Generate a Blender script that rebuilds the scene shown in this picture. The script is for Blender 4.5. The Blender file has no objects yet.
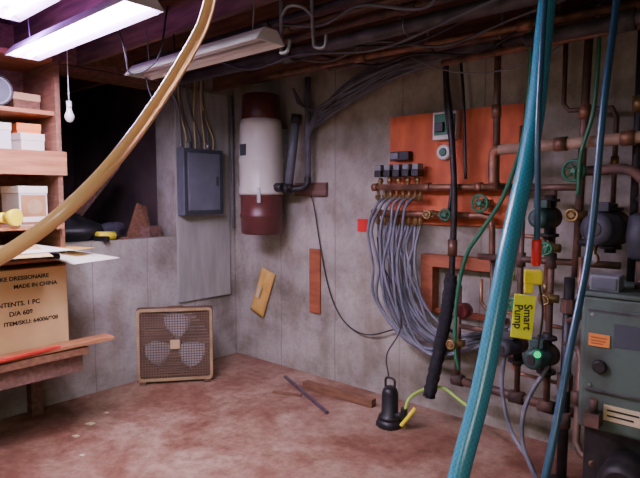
import bpy, math, random, bmesh
from mathutils import Vector, Euler, Matrix
random.seed(7)
V=Vector
C=bpy.context.collection
# ------------------------------------------------------------ materials
MATS={}
def mat(name,c1,c2=None,scale=8,rough=.6,metal=0,bump=0,stretch=(1,1,1),lo=.35,hi=.65,emit=None,es=0,trans=0,detail=6,sss=0):
    if name in MATS: return MATS[name]
    m=bpy.data.materials.new(name); m.use_nodes=True
    nt=m.node_tree; b=nt.nodes['Principled BSDF']
    b.inputs['Roughness'].default_value=rough; b.inputs['Metallic'].default_value=metal
    c1=(*c1,1); c2=(*(c2 or [x*.75 for x in c1[:3]]),1)
    tc=nt.nodes.new('ShaderNodeTexCoord'); mp=nt.nodes.new('ShaderNodeMapping'); mp.inputs['Scale'].default_value=stretch
    nt.links.new(tc.outputs['Object'],mp.inputs[0])
    n=nt.nodes.new('ShaderNodeTexNoise'); n.inputs['Scale'].default_value=scale; n.inputs['Detail'].default_value=detail
    nt.links.new(mp.outputs[0],n.inputs['Vector'])
    r=nt.nodes.new('ShaderNodeValToRGB'); r.color_ramp.elements[0].position=lo; r.color_ramp.elements[1].position=hi
    r.color_ramp.elements[0].color=c1; r.color_ramp.elements[1].color=c2
    nt.links.new(n.outputs['Fac'],r.inputs[0]); nt.links.new(r.outputs[0],b.inputs['Base Color'])
    if bump:
        bp=nt.nodes.new('ShaderNodeBump'); bp.inputs['Strength'].default_value=bump; bp.inputs['Distance'].default_value=.01
        nt.links.new(n.outputs['Fac'],bp.inputs['Height']); nt.links.new(bp.outputs[0],b.inputs['Normal'])
    if emit: b.inputs['Emission Color'].default_value=(*emit,1); b.inputs['Emission Strength'].default_value=es
    if trans: b.inputs['Transmission Weight'].default_value=trans
    MATS[name]=m; return m

def concrete(name,base,dark,light,seam_axis,seam=.61,sw=.488,sf=.8,board=.12):
    m=bpy.data.materials.new(name); m.use_nodes=True; nt=m.node_tree; N=nt.nodes; K=nt.links
    b=N['Principled BSDF']; b.inputs['Roughness'].default_value=.9; b.inputs['Specular IOR Level'].default_value=.2
    tc=N.new('ShaderNodeTexCoord')
    def noise(s,d,st=(1,1,1)):
        mp=N.new('ShaderNodeMapping'); mp.inputs['Scale'].default_value=st; K.new(tc.outputs['Object'],mp.inputs[0])
        n=N.new('ShaderNodeTexNoise'); n.inputs['Scale'].default_value=s; n.inputs['Detail'].default_value=d
        n.inputs['Roughness'].default_value=.6; K.new(mp.outputs[0],n.inputs['Vector']); return n
    n1=noise(2.4,8); r=N.new('ShaderNodeValToRGB'); K.new(n1.outputs['Fac'],r.inputs[0])
    r.color_ramp.elements[0].position=.34; r.color_ramp.elements[0].color=(*dark,1)
    r.color_ramp.elements[1].position=.68; r.color_ramp.elements[1].color=(*light,1)
    e=r.color_ramp.elements.new(.5); e.color=(*base,1)
    n2=noise(3.2,5,(1.1,1.1,.7)); mx=N.new('ShaderNodeMix'); mx.data_type='RGBA'; mx.blend_type='MULTIPLY'
    r2=N.new('ShaderNodeValToRGB'); r2.color_ramp.elements[0].position=.38; r2.color_ramp.elements[0].color=(.60,.56,.47,1); r2.color_ramp.elements[1].position=.55; r2.color_ramp.elements[1].color=(1,1,1,1)
    K.new(n2.outputs['Fac'],r2.inputs[0]); mx.inputs[0].default_value=.75
    K.new(r.outputs[0],mx.inputs[6]); K.new(r2.outputs[0],mx.inputs[7])
    sp=N.new('ShaderNodeSeparateXYZ'); K.new(tc.outputs['Object'],sp.inputs[0])
    def math_(op,a,bv):
        q=N.new('ShaderNodeMath'); q.operation=op
        if isinstance(a,float): q.inputs[0].default_value=a
        else: K.new(a,q.inputs[0])
        if bv is not None: 
            if isinstance(bv,float): q.inputs[1].default_value=bv
            else: K.new(bv,q.inputs[1])
        return q.outputs[0]
    nz=noise(2,1); off=math_('MULTIPLY',nz.outputs['Fac'],.02)
    def seams(period,w):
        a=math_('ADD',sp.outputs[seam_axis],off); a=math_('DIVIDE',a,period); a=math_('FRACT',a,None); a=math_('SUBTRACT',a,.5); a=math_('ABSOLUTE',a,None)
        return math_('GREATER_THAN',a,w)
    n3=noise(3,2); fade=math_('MULTIPLY',seams(seam,sw),n3.outputs['Fac']); fade=math_('MULTIPLY',fade,sf)
    f2=math_('MULTIPLY',math_('MULTIPLY',seams(board,.47),n1.outputs['Fac']),.13); fade=math_('MAXIMUM',fade,f2)
    mx2=N.new('ShaderNodeMix'); mx2.data_type='RGBA'; K.new(fade,mx2.inputs[0]); K.new(mx.outputs[2],mx2.inputs[6]); mx2.inputs[7].default_value=(.12,.105,.085,1)
    n4=noise(38,4); mx3=N.new('ShaderNodeMix'); mx3.data_type='RGBA'; mx3.blend_type='MULTIPLY'; mx3.inputs[0].default_value=.3
    r4=N.new('ShaderNodeValToRGB'); r4.color_ramp.elements[0].position=.3; r4.color_ramp.elements[0].color=(.45,.43,.4,1); r4.color_ramp.elements[1].position=.5; r4.color_ramp.elements[1].color=(1,1,1,1)
    K.new(n4.outputs['Fac'],r4.inputs[0]); K.new(mx2.outputs[2],mx3.inputs[6]); K.new(r4.outputs[0],mx3.inputs[7])
    K.new(mx3.outputs[2],b.inputs['Base Color'])
    return m

def floor_mat():
    m=bpy.data.materials.new('worn_painted_concrete'); m.use_nodes=True; nt=m.node_tree; N=nt.nodes; K=nt.links
    b=N['Principled BSDF']; tc=N.new('ShaderNodeTexCoord')
    def noise(s,d,ro=.6,dist=0,loc=(0,0,0)):
        mp=N.new('ShaderNodeMapping'); mp.inputs['Location'].default_value=loc; K.new(tc.outputs['Object'],mp.inputs[0])
        n=N.new('ShaderNodeTexNoise'); n.inputs['Scale'].default_value=s; n.inputs['Detail'].default_value=d; n.inputs['Roughness'].default_value=ro; n.inputs['Distortion'].default_value=dist
        K.new(mp.outputs[0],n.inputs['Vector']); return n
    n1=noise(1.6,12,.72,.3); r=N.new('ShaderNodeValToRGB'); K.new(n1.outputs['Fac'],r.inputs[0])
    E=r.color_ramp.elements; E[0].position=.37; E[0].color=(.19,.078,.045,1); E[1].position=.72; E[1].color=(.54,.40,.30,1)
    e=E.new(.45); e.color=(.26,.125,.078,1); e=E.new(.52); e.color=(.34,.20,.132,1); e=E.new(.60); e.color=(.42,.28,.195,1)
    n2=noise(16,8,.7); r2=N.new('ShaderNodeValToRGB'); r2.color_ramp.elements[0].position=.35; r2.color_ramp.elements[0].color=(.5,.42,.36,1); r2.color_ramp.elements[1].position=.6; r2.color_ramp.elements[1].color=(1,1,1,1)
    K.new(n2.outputs['Fac'],r2.inputs[0])
    mx=N.new('ShaderNodeMix'); mx.data_type='RGBA'; mx.blend_type='MULTIPLY'; mx.inputs[0].default_value=.65
    K.new(r.outputs[0],mx.inputs[6]); K.new(r2.outputs[0],mx.inputs[7]); K.new(mx.outputs[2],b.inputs['Base Color'])
    rr=N.new('ShaderNodeMapRange'); rr.inputs[3].default_value=.42; rr.inputs[4].default_value=.7; K.new(n1.outputs['Fac'],rr.inputs[0]); K.new(rr.outputs[0],b.inputs['Roughness'])
    bp=N.new('ShaderNodeBump'); bp.inputs['Strength'].default_value=.2; bp.inputs['Distance'].default_value=.01; K.new(n2.outputs['Fac'],bp.inputs['Height']); K.new(bp.outputs[0],b.inputs['Normal'])
    return m

W_=lambda n,a,b,s=(1,1,1): mat(n,a,b,6,.7,0,.15,s)
wood_dark=W_('dark_joist_wood',(.24,.13,.095),(.12,.065,.05),(.6,6,6))
wood_brown=W_('brown_wood',(.26,.13,.065),(.15,.07,.038),(1,5,8))
wood_shelf=W_('reddish_shelf_wood',(.46,.20,.085),(.30,.12,.05),(6,.6,6))
ply_red=W_('red_stained_plywood',(.72,.17,.055),(.50,.105,.038),(2,2,.8))
ply_red2=W_('brown_red_board',(.42,.13,.05),(.27,.08,.035),(1,4,4))
board_gray=mat('grey_painted_board',(.41,.42,.37),(.32,.33,.285),5,.75,0,.1,(3,3,.5))
copper=mat('aged_copper',(.38,.19,.11),(.15,.085,.055),12,.5,.6)
copper_dk=mat('dull_copper',(.20,.115,.078),(.08,.052,.04),9,.55,.4)
copper_b=mat('bright_copper',(.50,.25,.14),(.26,.13,.08),9,.45,.6)
iron=mat('black_iron',(.05,.046,.046),(.022,.02,.02),14,.5,.5)
iron_gr=mat('grey_iron',(.13,.125,.13),(.06,.058,.06),10,.5,.4)
iron_red=mat('rusty_iron',(.15,.08,.055),(.05,.038,.03),14,.7,.3)
brass=mat('brass',(.42,.29,.12),(.20,.14,.06),10,.45,.8)
steel=mat('galvanised_steel',(.38,.39,.41),(.26,.27,.29),14,.45,.6)
white_metal=mat('white_enamel',(.75,.74,.74),(.62,.61,.62),4,.4)
panel_gray=mat('grey_panel_paint',(.19,.21,.24),(.145,.165,.19),5,.45,.1)
panel_dk=mat('dark_panel_paint',(.07,.08,.095),(.05,.06,.07),5,.45,.1)
blackp=mat('black_plastic',(.018,.018,.02),(.01,.01,.011),10,.45)
blackfoam=mat('black_foam',(.022,.022,.028),(.01,.01,.013),40,.9,0,.4)
greyp=mat('grey_plastic',(.24,.25,.27),(.17,.18,.2),8,.5)
ventm=mat('vent_grey',(.13,.14,.165),(.09,.10,.12),8,.5)
pexm=mat('grey_tubing',(.21,.22,.26),(.10,.11,.135),8,.45)
cablem=mat('grey_cable',(.13,.135,.16),(.065,.07,.085),8,.5)
romex=mat('yellow_cable',(.6,.5,.28),(.45,.36,.18),8,.5)
whitep=mat('white_plastic',(.72,.72,.70),(.6,.6,.58),4,.4)
greenp=mat('green_paint',(.02,.20,.10),(.015,.11,.06),8,.45)
greenb=mat('green_boiler_enamel',(.085,.135,.105),(.045,.048,.036),5,.6,0,.1,(1,1,1),.40,.68)
maroon=mat('brown_maroon_enamel',(.13,.038,.03),(.085,.026,.022),5,.4)
maroon2=mat('dark_red_enamel',(.16,.028,.028),(.10,.018,.02),5,.4)
cream=mat('cream_enamel',(.70,.68,.60),(.60,.58,.50),4,.4)
redp=mat('red_plastic',(.75,.03,.03),(.6,.02,.02),5,.4)
yellowp=mat('yellow_plastic',(1.0,.86,.03),(.92,.76,.02),5,.45)
tagm=mat('yellow_tag',(.95,1.0,.04),(.90,.95,.03),4,.5)
orangep=mat('orange_label',(.85,.28,.05),(.75,.22,.04),6,.6)
cardb=mat('cardboard',(.72,.50,.24),(.62,.42,.19),5,.85,0,.05)
brownprint=mat('brown_print',(.40,.20,.08),(.28,.13,.05),9,.7)
paper=mat('white_paper',(.84,.82,.72),(.76,.73,.62),5,.8)
manila=mat('manila_envelope',(.80,.50,.13),(.66,.38,.08),9,.6,0,.6)
manila_l=mat('faded_label',(.66,.56,.36),(.58,.46,.26),6,.7)
inkm=mat('black_ink',(.02,.018,.018),(.015,.012,.012),5,.7)
goldm=mat('gold_trim',(.44,.31,.16),(.30,.20,.10),9,.5,.1)
walnut=W_('walnut_grain',(.16,.085,.048),(.085,.045,.028),(1,1,9))
grillem=mat('brown_grille',(.22,.145,.095),(.15,.10,.065),6,.5)
fanblade=mat('pale_fan_blade',(.62,.65,.70),(.52,.55,.60),4,.4)
yhose=mat('peach_vinyl_hose',(1.0,.68,.34),(1.0,.58,.24),3,.16,0,0,(1,1,1),.35,.65,None,0,.25)
bluehose=mat('dark_blue_hose',(.025,.09,.16),(.02,.06,.11),5,.3)
greenhose=mat('green_garden_hose',(.03,.18,.09),(.02,.11,.055),5,.4)
lime=mat('lime_cord',(.45,.75,.10),(.3,.6,.08),5,.4)
tubem=mat('lit_fluorescent_tube',(.9,.85,1),(.9,.85,1),4,.4,emit=(.72,.42,1.0),es=100)
tubew=mat('lit_white_tube',(.9,.9,.85),(.9,.9,.85),4,.4,emit=(1,.95,.84),es=20)
ledm=mat('lit_green_lamp',(.02,.7,.3),(.02,.6,.25),4,.4,emit=(.0,.9,.3),es=.8)
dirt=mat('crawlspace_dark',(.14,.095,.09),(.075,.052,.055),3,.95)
clothm=mat('dark_cloth',(.05,.045,.06),(.02,.02,.03),9,.9)
tanp=mat('tan_pipe',(.42,.29,.18),(.26,.17,.11),8,.6)
dgm=mat('dark_green_motor',(.03,.085,.07),(.02,.045,.04),8,.5)
dgr=mat('dark_grey_motor',(.045,.05,.06),(.025,.025,.032),8,.6)

def hose_mat(name,ca,cb,freq):
    m=bpy.data.materials.new(name); m.use_nodes=True; nt=m.node_tree; N=nt.nodes; K=nt.links
    b=N['Principled BSDF']; b.inputs['Roughness'].default_value=.25
    uv=N.new('ShaderNodeUVMap'); sp=N.new('ShaderNodeSeparateXYZ'); K.new(uv.outputs[0],sp.inputs[0])
    def mm(op,a,c):
        q=N.new('ShaderNodeMath'); q.operation=op
        for i,x in enumerate((a,c)):
            if x is None: continue
            if isinstance(x,float): q.inputs[i].default_value=x
            else: K.new(x,q.inputs[i])
        return q.outputs[0]
    u=mm('MULTIPLY',sp.outputs[0],10.0); v=mm('MULTIPLY',sp.outputs[1],freq)
    a=mm('FRACT',mm('ADD',u,v),None); c=mm('FRACT',mm('SUBTRACT',u,v),None)
    l=mm('MAXIMUM',mm('GREATER_THAN',a,.75),mm('GREATER_THAN',c,.75))
    mx=N.new('ShaderNodeMix'); mx.data_type='RGBA'; K.new(l,mx.inputs[0]); mx.inputs[6].default_value=(*ca,1); mx.inputs[7].default_value=(*cb,1)
    K.new(mx.outputs[2],b.inputs['Base Color']); return m
tealhose=hose_mat('teal_braided_hose',(.035,.22,.31),(.05,.27,.37),70.0)

# ------------------------------------------------------------ geometry
def cr(pts,res=8):
    P=[V(p) for p in pts]
    if len(P)<3: return P
    P=[P[0]*2-P[1]]+P+[P[-1]*2-P[-2]]; out=[]
    for i in range(1,len(P)-2):
        for k in range(res):
            t=k/res; a,b,c,d=P[i-1:i+3]
            out.append(.5*((2*b)+(c-a)*t+(2*a-5*b+4*c-d)*t*t+(3*b-a-3*c+d)*t**3))
    out.append(P[-2]); return out
class G:
    def __init__(s): s.v=[];s.f=[];s.sm=[];s.uv={};s.st=[]
    def box(s,x0,x1,y0,y1,z0,z1):
        b=len(s.v); s.st.append((b,len(s.f))); s.v+=[V(p) for p in [(x0,y0,z0),(x1,y0,z0),(x1,y1,z0),(x0,y1,z0),(x0,y0,z1),(x1,y0,z1),(x1,y1,z1),(x0,y1,z1)]]
        for f in [(0,3,2,1),(4,5,6,7),(0,1,5,4),(1,2,6,5),(2,3,7,6),(3,0,4,7)]: s.f.append([b+i for i in f]); s.sm.append(False)
        return s
    def obox(s,c,size,rot=(0,0,0)):
        b=len(s.v); x,y,z=[q/2 for q in size]; s.box(-x,x,-y,y,-z,z); M=Euler([math.radians(r) for r in rot]).to_matrix()
        for i in range(b,len(s.v)): s.v[i]=V(c)+M@s.v[i]
        return s
    def beam(s,p0,p1,w,h):
        p0,p1=V(p0),V(p1); d=(p1-p0).normalized(); u=d.cross(V((0,0,1))); u=u.normalized() if u.length>1e-3 else V((1,0,0)); n=u.cross(d)
        b=len(s.v); s.st.append((b,len(s.f)))
        for p in (p0,p1):
            for a,c in ((-1,-1),(1,-1),(1,1),(-1,1)): s.v.append(p+u*w/2*a+n*h/2*c)
        for f in [(0,1,2,3),(7,6,5,4),(0,4,5,1),(1,5,6,2),(2,6,7,3),(3,7,4,0)]: s.f.append([b+i for i in f]); s.sm.append(False)
        return s
    def rings(s,rings,closed=False,caps=True,smooth=True,uv=None):
        n=len(rings[0]); b=len(s.v); s.st.append((b,len(s.f)))
        for r in rings: s.v+=r
        m=len(rings)
        for i in range(m if closed else m-1):
            j=(i+1)%m
            for k in range(n):
                l=(k+1)%n; s.f.append([b+i*n+k,b+i*n+l,b+j*n+l,b+j*n+k]); s.sm.append(smooth)
                if uv: s.uv[len(s.f)-1]=[(k/n,uv[i]),((k+1)/n,uv[i]),((k+1)/n,uv[j]),(k/n,uv[j])]
        if caps and not closed:
            s.f.append([b+k for k in range(n)][::-1]); s.sm.append(False); s.f.append([b+(m-1)*n+k for k in range(n)]); s.sm.append(False)
        return s
    def tube(s,pts,r,n=10,res=8,spline=True,closed=False):
        P=cr(pts,res) if spline else [V(p) for p in pts]
        T=[((P[min(i+1,len(P)-1)]-P[max(i-1,0)])).normalized() for i in range(len(P))]
        if closed: T=[(P[(i+1)%len(P)]-P[i-1]).normalized() for i in range(len(P))]
        u=T[0].orthogonal().normalized(); R=[];L=[0]
        for i,(p,t) in enumerate(zip(P,T)):
            u=(u-t*u.dot(t)).normalized(); w=t.cross(u)
            R.append([p+(u*math.cos(2*math.pi*k/n)+w*math.sin(2*math.pi*k/n))*r for k in range(n)])
            if i: L.append(L[-1]+(P[i]-P[i-1]).length)
        L.append(0)
        return s.rings(R,closed=closed,uv=L)
    def cyl(s,p0,p1,r,r2=None,n=20):
        r2=r if r2 is None else r2
        return s.lathe(p0,p1,[(0,r),(1,r2)],n)
    def lathe(s,p0,p1,prof,n=24,smooth=True):
        p0,p1=V(p0),V(p1); d=p1-p0; t=d.normalized(); u=t.orthogonal().normalized(); w=t.cross(u)
        return s.rings([[p0+d*a+(u*math.cos(2*math.pi*k/n)+w*math.sin(2*math.pi*k/n))*max(r,1e-4) for k in range(n)] for a,r in prof],smooth=smooth)
    def sph(s,c,r,sc=(1,1,1),n=16,m=10):
        c=V(c); return s.rings([[c+V((math.sin(a)*math.cos(2*math.pi*k/n)*r*sc[0],math.sin(a)*math.sin(2*math.pi*k/n)*r*sc[1],-math.cos(a)*r*sc[2])) for k in range(n)] for a in [max(.02,min(math.pi-.02,math.pi*i/m)) for i in range(m+1)]])
    def torus(s,c,ax,R,r,n=8,m=24):
        c=V(c); t=V(ax).normalized(); u=t.orthogonal().normalized(); w=t.cross(u)
        return s.tube([c+(u*math.cos(2*math.pi*k/m)+w*math.sin(2*math.pi*k/m))*R for k in range(m)],r,n,spline=False,closed=True)
    def prism(s,pts,d):
        b=len(s.v); n=len(pts); s.st.append((b,len(s.f))); P=[V(p) for p in pts]; d=V(d); s.v+=P+[p+d for p in P]
        s.f.append([b+i for i in range(n)][::-1]); s.sm.append(False); s.f.append([b+n+i for i in range(n)]); s.sm.append(False)
        for i in range(n):
            j=(i+1)%n; s.f.append([b+i,b+j,b+n+j,b+n+i]); s.sm.append(False)
        return s
    def rough(s,amt,f=40):
        for i,v in enumerate(s.v):
            s.v[i]=v+V((math.sin(v.z*f+v.x*f*2),math.cos(v.z*f*1.3+v.y*f*2),math.sin(v.x*f*3+v.y*f)))*amt
        return s
    def pillow(s,A,B,C_,D_,nrm,th,n=10,m=14,seed=1):
        # padded sheet between four corners, bulging along nrm
        A,B,C_,D_,nrm=map(V,(A,B,C_,D_,nrm)); R=[]
        for i in range(m+1):
            v=i/m; l=A.lerp(D_,v); r=B.lerp(C_,v); fr=[];bk=[]
            for j in range(n+1):
                u=j/n; e=(4*u*(1-u)*4*v*(1-v))**.4 if 0<u<1 and 0<v<1 else 0
                w=.25*math.sin(u*7+v*11+seed)+.2*math.sin(u*15-v*9+seed)
                p=l.lerp(r,u); fr.append(p+nrm*(th*e*(1+w)+.002)); bk.append(p-nrm*.002)
            R.append(fr+bk[::-1])
        return s.rings(R)
    def split(s):
        st=s.st+[(len(s.v),len(s.f))]; k=len(s.st)
        bb=[]
        for i in range(k):
            vs=s.v[st[i][0]:st[i+1][0]]
            bb.append(([min(v[a] for v in vs)-.001 for a in range(3)],[max(v[a] for v in vs)+.001 for a in range(3)]))
        par=list(range(k))
        def fd(i):
            while par[i]!=i: i=par[i]
            return i
        for i in range(k):
            for j in range(i+1,k):
                if all(bb[i][0][a]<=bb[j][1][a] and bb[j][0][a]<=bb[i][1][a] for a in range(3)): par[fd(i)]=fd(j)
        out={}
        for i in range(k):
            g=out.setdefault(fd(i),G()); off=len(g.v)-st[i][0]; f0=len(g.f); g.st.append((len(g.v),f0))
            g.v+=s.v[st[i][0]:st[i+1][0]]
            for q in range(st[i][1],st[i+1][1]):
                g.f.append([x+off for x in s.f[q]]); g.sm.append(s.sm[q])
                if q in s.uv: g.uv[len(g.f)-1]=s.uv[q]
        return list(out.values())
def mesh(name,g,m,origin,bevel=0):
    me=bpy.data.meshes.new(name); o=V(origin)
    me.from_pydata([tuple(v-o) for v in g.v],[],g.f); 
    for p,sm in zip(me.polygons,g.sm): p.use_smooth=sm
    if g.uv:
        ul=me.uv_layers.new(name='UVMap')
        for p in me.polygons:
            if p.index in g.uv:
                for li,c in zip(p.loop_indices,g.uv[p.index]): ul.data[li].uv=c
    bm=bmesh.new(); bm.from_mesh(me); bmesh.ops.recalc_face_normals(bm,faces=bm.faces); bm.to_mesh(me); bm.free()
    me.materials.append(m); ob=bpy.data.objects.new(name,me); C.objects.link(ob)
    if bevel:
        md=ob.modifiers.new('bevel','BEVEL'); md.width=bevel; md.segments=2; md.limit_method='ANGLE'
    return ob
def tagit(o,label,cat,group=None,kind=None):
    o['label']=label; o['category']=cat
    if group: o['group']=group
    if kind: o['kind']=kind
    return o
def cen(g):
    xs=[v.x for v in g.v]; ys=[v.y for v in g.v]; zs=[v.z for v in g.v]
    return V(((min(xs)+max(xs))/2,(min(ys)+max(ys))/2,min(zs)))
def solo(name,g,m,label,cat,group=None,bevel=0,kind=None):
    c=cen(g); o=mesh(name,g,m,c,bevel); o.location=c; return tagit(o,label,cat,group,kind)
def struct(name,g,m,label=None):
    o=mesh(name,g,m,(0,0,0)); o['kind']='structure'
    return o
NOSPLIT={'front_grille','rear_grille','frame','label_print'}
class T:
    def __init__(s,name,loc,label,cat,group=None,rotz=0,local=False,rot=None):
        s.e=bpy.data.objects.new(name,None); s.e.empty_display_size=.05; C.objects.link(s.e); s.e.location=loc
        s.e.rotation_euler=rot or (0,0,math.radians(rotz)); s.o=V((0,0,0)) if local else V(loc); tagit(s.e,label,cat,group)
    def part(s,name,g,m,parent=None,bevel=0,label=None):
        gs=[g] if name in NOSPLIT or len(g.st)<2 else g.split()
        for q in gs:
            o=mesh(name,q,m,s.o,bevel); o.parent=parent or s.e
            if label: o['label']=label
        return o
    def text(s,txt,size,loc,rot,m=None,name='lettering',parent=None,align='CENTER',bold=.0):
        c=bpy.data.curves.new('t','FONT'); c.body=txt; c.size=size; c.align_x=align; c.align_y='CENTER'; c.extrude=.0006; c.offset=bold
        t=bpy.data.objects.new('t',c); C.objects.link(t); dg=bpy.context.evaluated_depsgraph_get()
        me=bpy.data.meshes.new_from_object(t.evaluated_get(dg)); bpy.data.objects.remove(t)
        me.materials.clear(); me.materials.append(m or inkm); me.name=name
        o=bpy.data.objects.new(name,me); C.objects.link(o); o.parent=parent or s.e; o.location=V(loc)-s.o; o.rotation_euler=[math.radians(a) for a in rot]; return o

# ------------------------------------------------------------ camera
cam=bpy.data.cameras.new('camera'); co=bpy.data.objects.new('camera',cam); C.objects.link(co)
co.location=(3.92,-3.30,1.5); co.rotation_euler=(math.radians(90-4.66),0,math.radians(41)); cam.lens=30.375
cam.clip_start=.05
bpy.context.scene.camera=co

# ------------------------------------------------------------ room
cwl=concrete('concrete_left',(.41,.395,.35),(.28,.27,.235),(.51,.495,.45),1,.46,.492,.9,.23)
cwr=concrete('concrete_right',(.40,.385,.32),(.26,.25,.20),(.51,.49,.42),0,.61,.494,1.0,.305)
struct('floor',G().box(-.3,5.6,-5.6,.2,-.1,0),floor_mat())
struct('wall_right',G().box(-.3,5.6,0,.2,0,2.62),cwr)
g=G().box(-.26,0,-5.6,0,0,1.15).box(-.26,0,-.66,0,1.15,2.62).box(-.26,0,-5.6,-3.0,1.15,2.62)
struct('wall_left',g,cwl)
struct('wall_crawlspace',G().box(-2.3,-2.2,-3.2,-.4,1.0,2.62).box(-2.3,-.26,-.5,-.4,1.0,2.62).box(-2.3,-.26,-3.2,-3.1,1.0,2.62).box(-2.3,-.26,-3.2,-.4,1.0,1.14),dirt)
struct('wall_front',G().box(-.3,5.6,-5.7,-5.6,0,2.62),cwr)
struct('wall_side',G().box(5.6,5.7,-5.6,.2,0,2.62),cwr)
struct('ceiling',G().box(-2.3,5.7,-5.7,.2,2.62,2.68),wood_dark)
k=0
for i in range(13):
    y=-.22-.41*i; k+=1
    struct('trim_%d'%k,G().box(-2.2 if -3.0<y<-.66 else 0,5.6,y-.02,y+.02,2.42,2.62),wood_dark)
k+=1; struct('trim_%d'%k,G().box(-.22,-.02,-3.0,-.66,2.38,2.42),wood_brown)
k+=1; struct('trim_%d'%k,G().box(.0,.04,-3.0,-.66,2.42,2.60),wood_brown)

# ------------------------------------------------------------ left wall: board and electrical panel
solo('backing_board',G().box(0.0,.022,-.65,-.085,.58,2.40),board_gray,'grey-green painted plywood board behind the electrical panel','board',bevel=.003)
t=T('electrical_panel',(.03,-.45,1.33),'dark blue-grey metal breaker panel on the grey board','electrical panel')
t.part('body',G().box(.022,.125,-.65,-.24,1.33,1.89),panel_gray,bevel=.004)
d=t.part('door',G().box(.125,.135,-.61,-.28,1.37,1.85),panel_gray,bevel=.003)
t.part('latch',G().box(.135,.142,-.325,-.30,1.58,1.66),panel_dk,parent=d,bevel=.002)
t.part('frame',G().box(.125,.130,-.645,-.245,1.335,1.365).box(.125,.130,-.645,-.245,1.855,1.885).box(.125,.130,-.645,-.617,1.365,1.855).box(.125,.130,-.273,-.245,1.365,1.855),panel_dk)
t.part('conduit_stub',G().cyl((.07,-.56,1.89),(.07,-.56,1.95),.02).cyl((.07,-.36,1.89),(.07,-.36,1.95),.02),steel)
for i in range(7):
    y=-.58+i*.047; yy=y+random.uniform(-.12,.08)
    solo('power_cable',G().tube([(.07,y,1.89),(.05,y+.01,2.0),(.045,(y+yy)/2,2.15),(.05,yy,2.32),(.06,yy,2.48)],.008,8),romex if i%2==0 else cablem,'sheathed cable running up from the breaker panel','cable','cables above the breaker panel')
solo('grey_conduit',G().tube([(.05,-.62,1.9),(.05,-.63,2.1),(.06,-.66,2.25),(.10,-.8,2.40)],.012,8),greyp,'grey flexible conduit rising past the breaker panel','conduit')
solo('wall_conduit',G().tube([(.025,-.05,2.4),(.025,-.05,1.6),(.025,-.05,1.2)],.012,8,spline=False),greyp,'thin grey conduit in the corner of the concrete wall','conduit')

# ------------------------------------------------------------ central vacuum
cx,cy=.62,-.24
t=T('central_vacuum',(cx,cy,1.18),'cream and maroon cylindrical central vacuum hung on the wall','central vacuum')
t.part('motor_head',G().lathe((cx,cy,2.10),(cx,cy,2.31),[(0,.150),(.05,.155),(.7,.155),(.74,.148),(.97,.148),(1,.14)],32),maroon)
t.part('body',G().lathe((cx,cy,1.50),(cx,cy,2.12),[(0,.175),(.02,.185),(.10,.185),(.12,.178),(.42,.178),(.44,.184),(.47,.184),(.49,.178),(.9,.172),(.97,.165),(1,.14)],36),cream)
t.part('dirt_canister',G().lathe((cx,cy,1.18),(cx,cy,1.50),[(0,.155),(.04,.17),(.4,.172),(.44,.18),(.5,.18),(.54,.172),(.94,.172),(.96,.182),(1,.182)],36),maroon)
t.part('latch',G().obox((cx+.12,cy-.14,1.50),(.025,.02,.12),(0,0,40)),steel)
t.part('label_plate',G().obox((cx-.02,cy-.178,1.86),(.07,.008,.09),(0,0,-3)),panel_dk)
t.part('mounting_bracket',G().box(cx-.08,cx+.08,cy+.15,0,1.62,2.05),steel)
t.part('inlet_elbow',G().cyl((cx+.15,cy,1.56),(cx+.25,cy,1.56),.036),iron)
t=T('exhaust_pipe',(.9,-.16,1.5),'dark grey plastic vacuum exhaust pipe standing close beside it','pipe')
t.part('pipe',G().cyl((.89,-.20,1.55),(.955,-.17,2.12),.034),ventm)
t.part('riser',G().cyl((1.01,-.10,2.42),(1.01,-.10,1.62),.024),ventm)
t.part('elbow',G().sph((.89,-.20,1.555),.048,(1.1,1,1)).cyl((.87,-.24,1.55),(.90,-.2,1.55),.042),iron)
t.part('coupling',G().cyl((.95,-.173,2.06),(.957,-.169,2.13),.042),iron)
t.part('lower_elbow',G().tube([(1.01,-.10,1.64),(1.01,-.11,1.58),(.97,-.15,1.55),(.90,-.2,1.55)],.028,12),iron)
solo('mounting_board',G().box(.80,1.14,-.035,0,1.49,1.60),wood_dark,'low wide dark brown board on the concrete wall beside the vacuum','board',bevel=.003)

# ------------------------------------------------------------ wall misc
solo('wall_board',G().box(.95,1.065,-.02,0,.53,1.06),ply_red2,'narrow reddish brown board fixed to the concrete wall','board',bevel=.002)
t=T('envelope',(.39,-.03,.4),'creased yellow padded envelope hung crookedly on the concrete wall','envelope')
t.part('body',G().pillow((.38,-.015,.855),(.545,-.015,.805),(.395,-.03,.40),(.235,-.03,.455),(0,-1,0),.03),manila)
t.part('address_label',G().prism([(.385,-.064,.70),(.425,-.064,.688),(.385,-.068,.58),(.345,-.068,.592)],(0,-.003,0)),manila_l)
t.part('hanging_nail',G().cyl((.455,-.03,.815),(.455,0,.815),.004),steel)
solo('red_tag',G().box(1.44,1.525,-.012,0,1.225,1.32),redp,'small square red tag on the concrete wall','tag')
solo('thin_cord',G().tube([(1.0,-.05,1.50),(1.02,-.03,1.38),(1.08,-.02,1.05),(1.16,-.02,.76),(1.26,-.02,.57),(1.40,-.03,.47),(1.58,-.04,.45),(1.80,-.05,.53),(2.0,-.06,.62)],.005,6),blackp,'thin black cord drooping along the concrete wall','cord')

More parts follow.
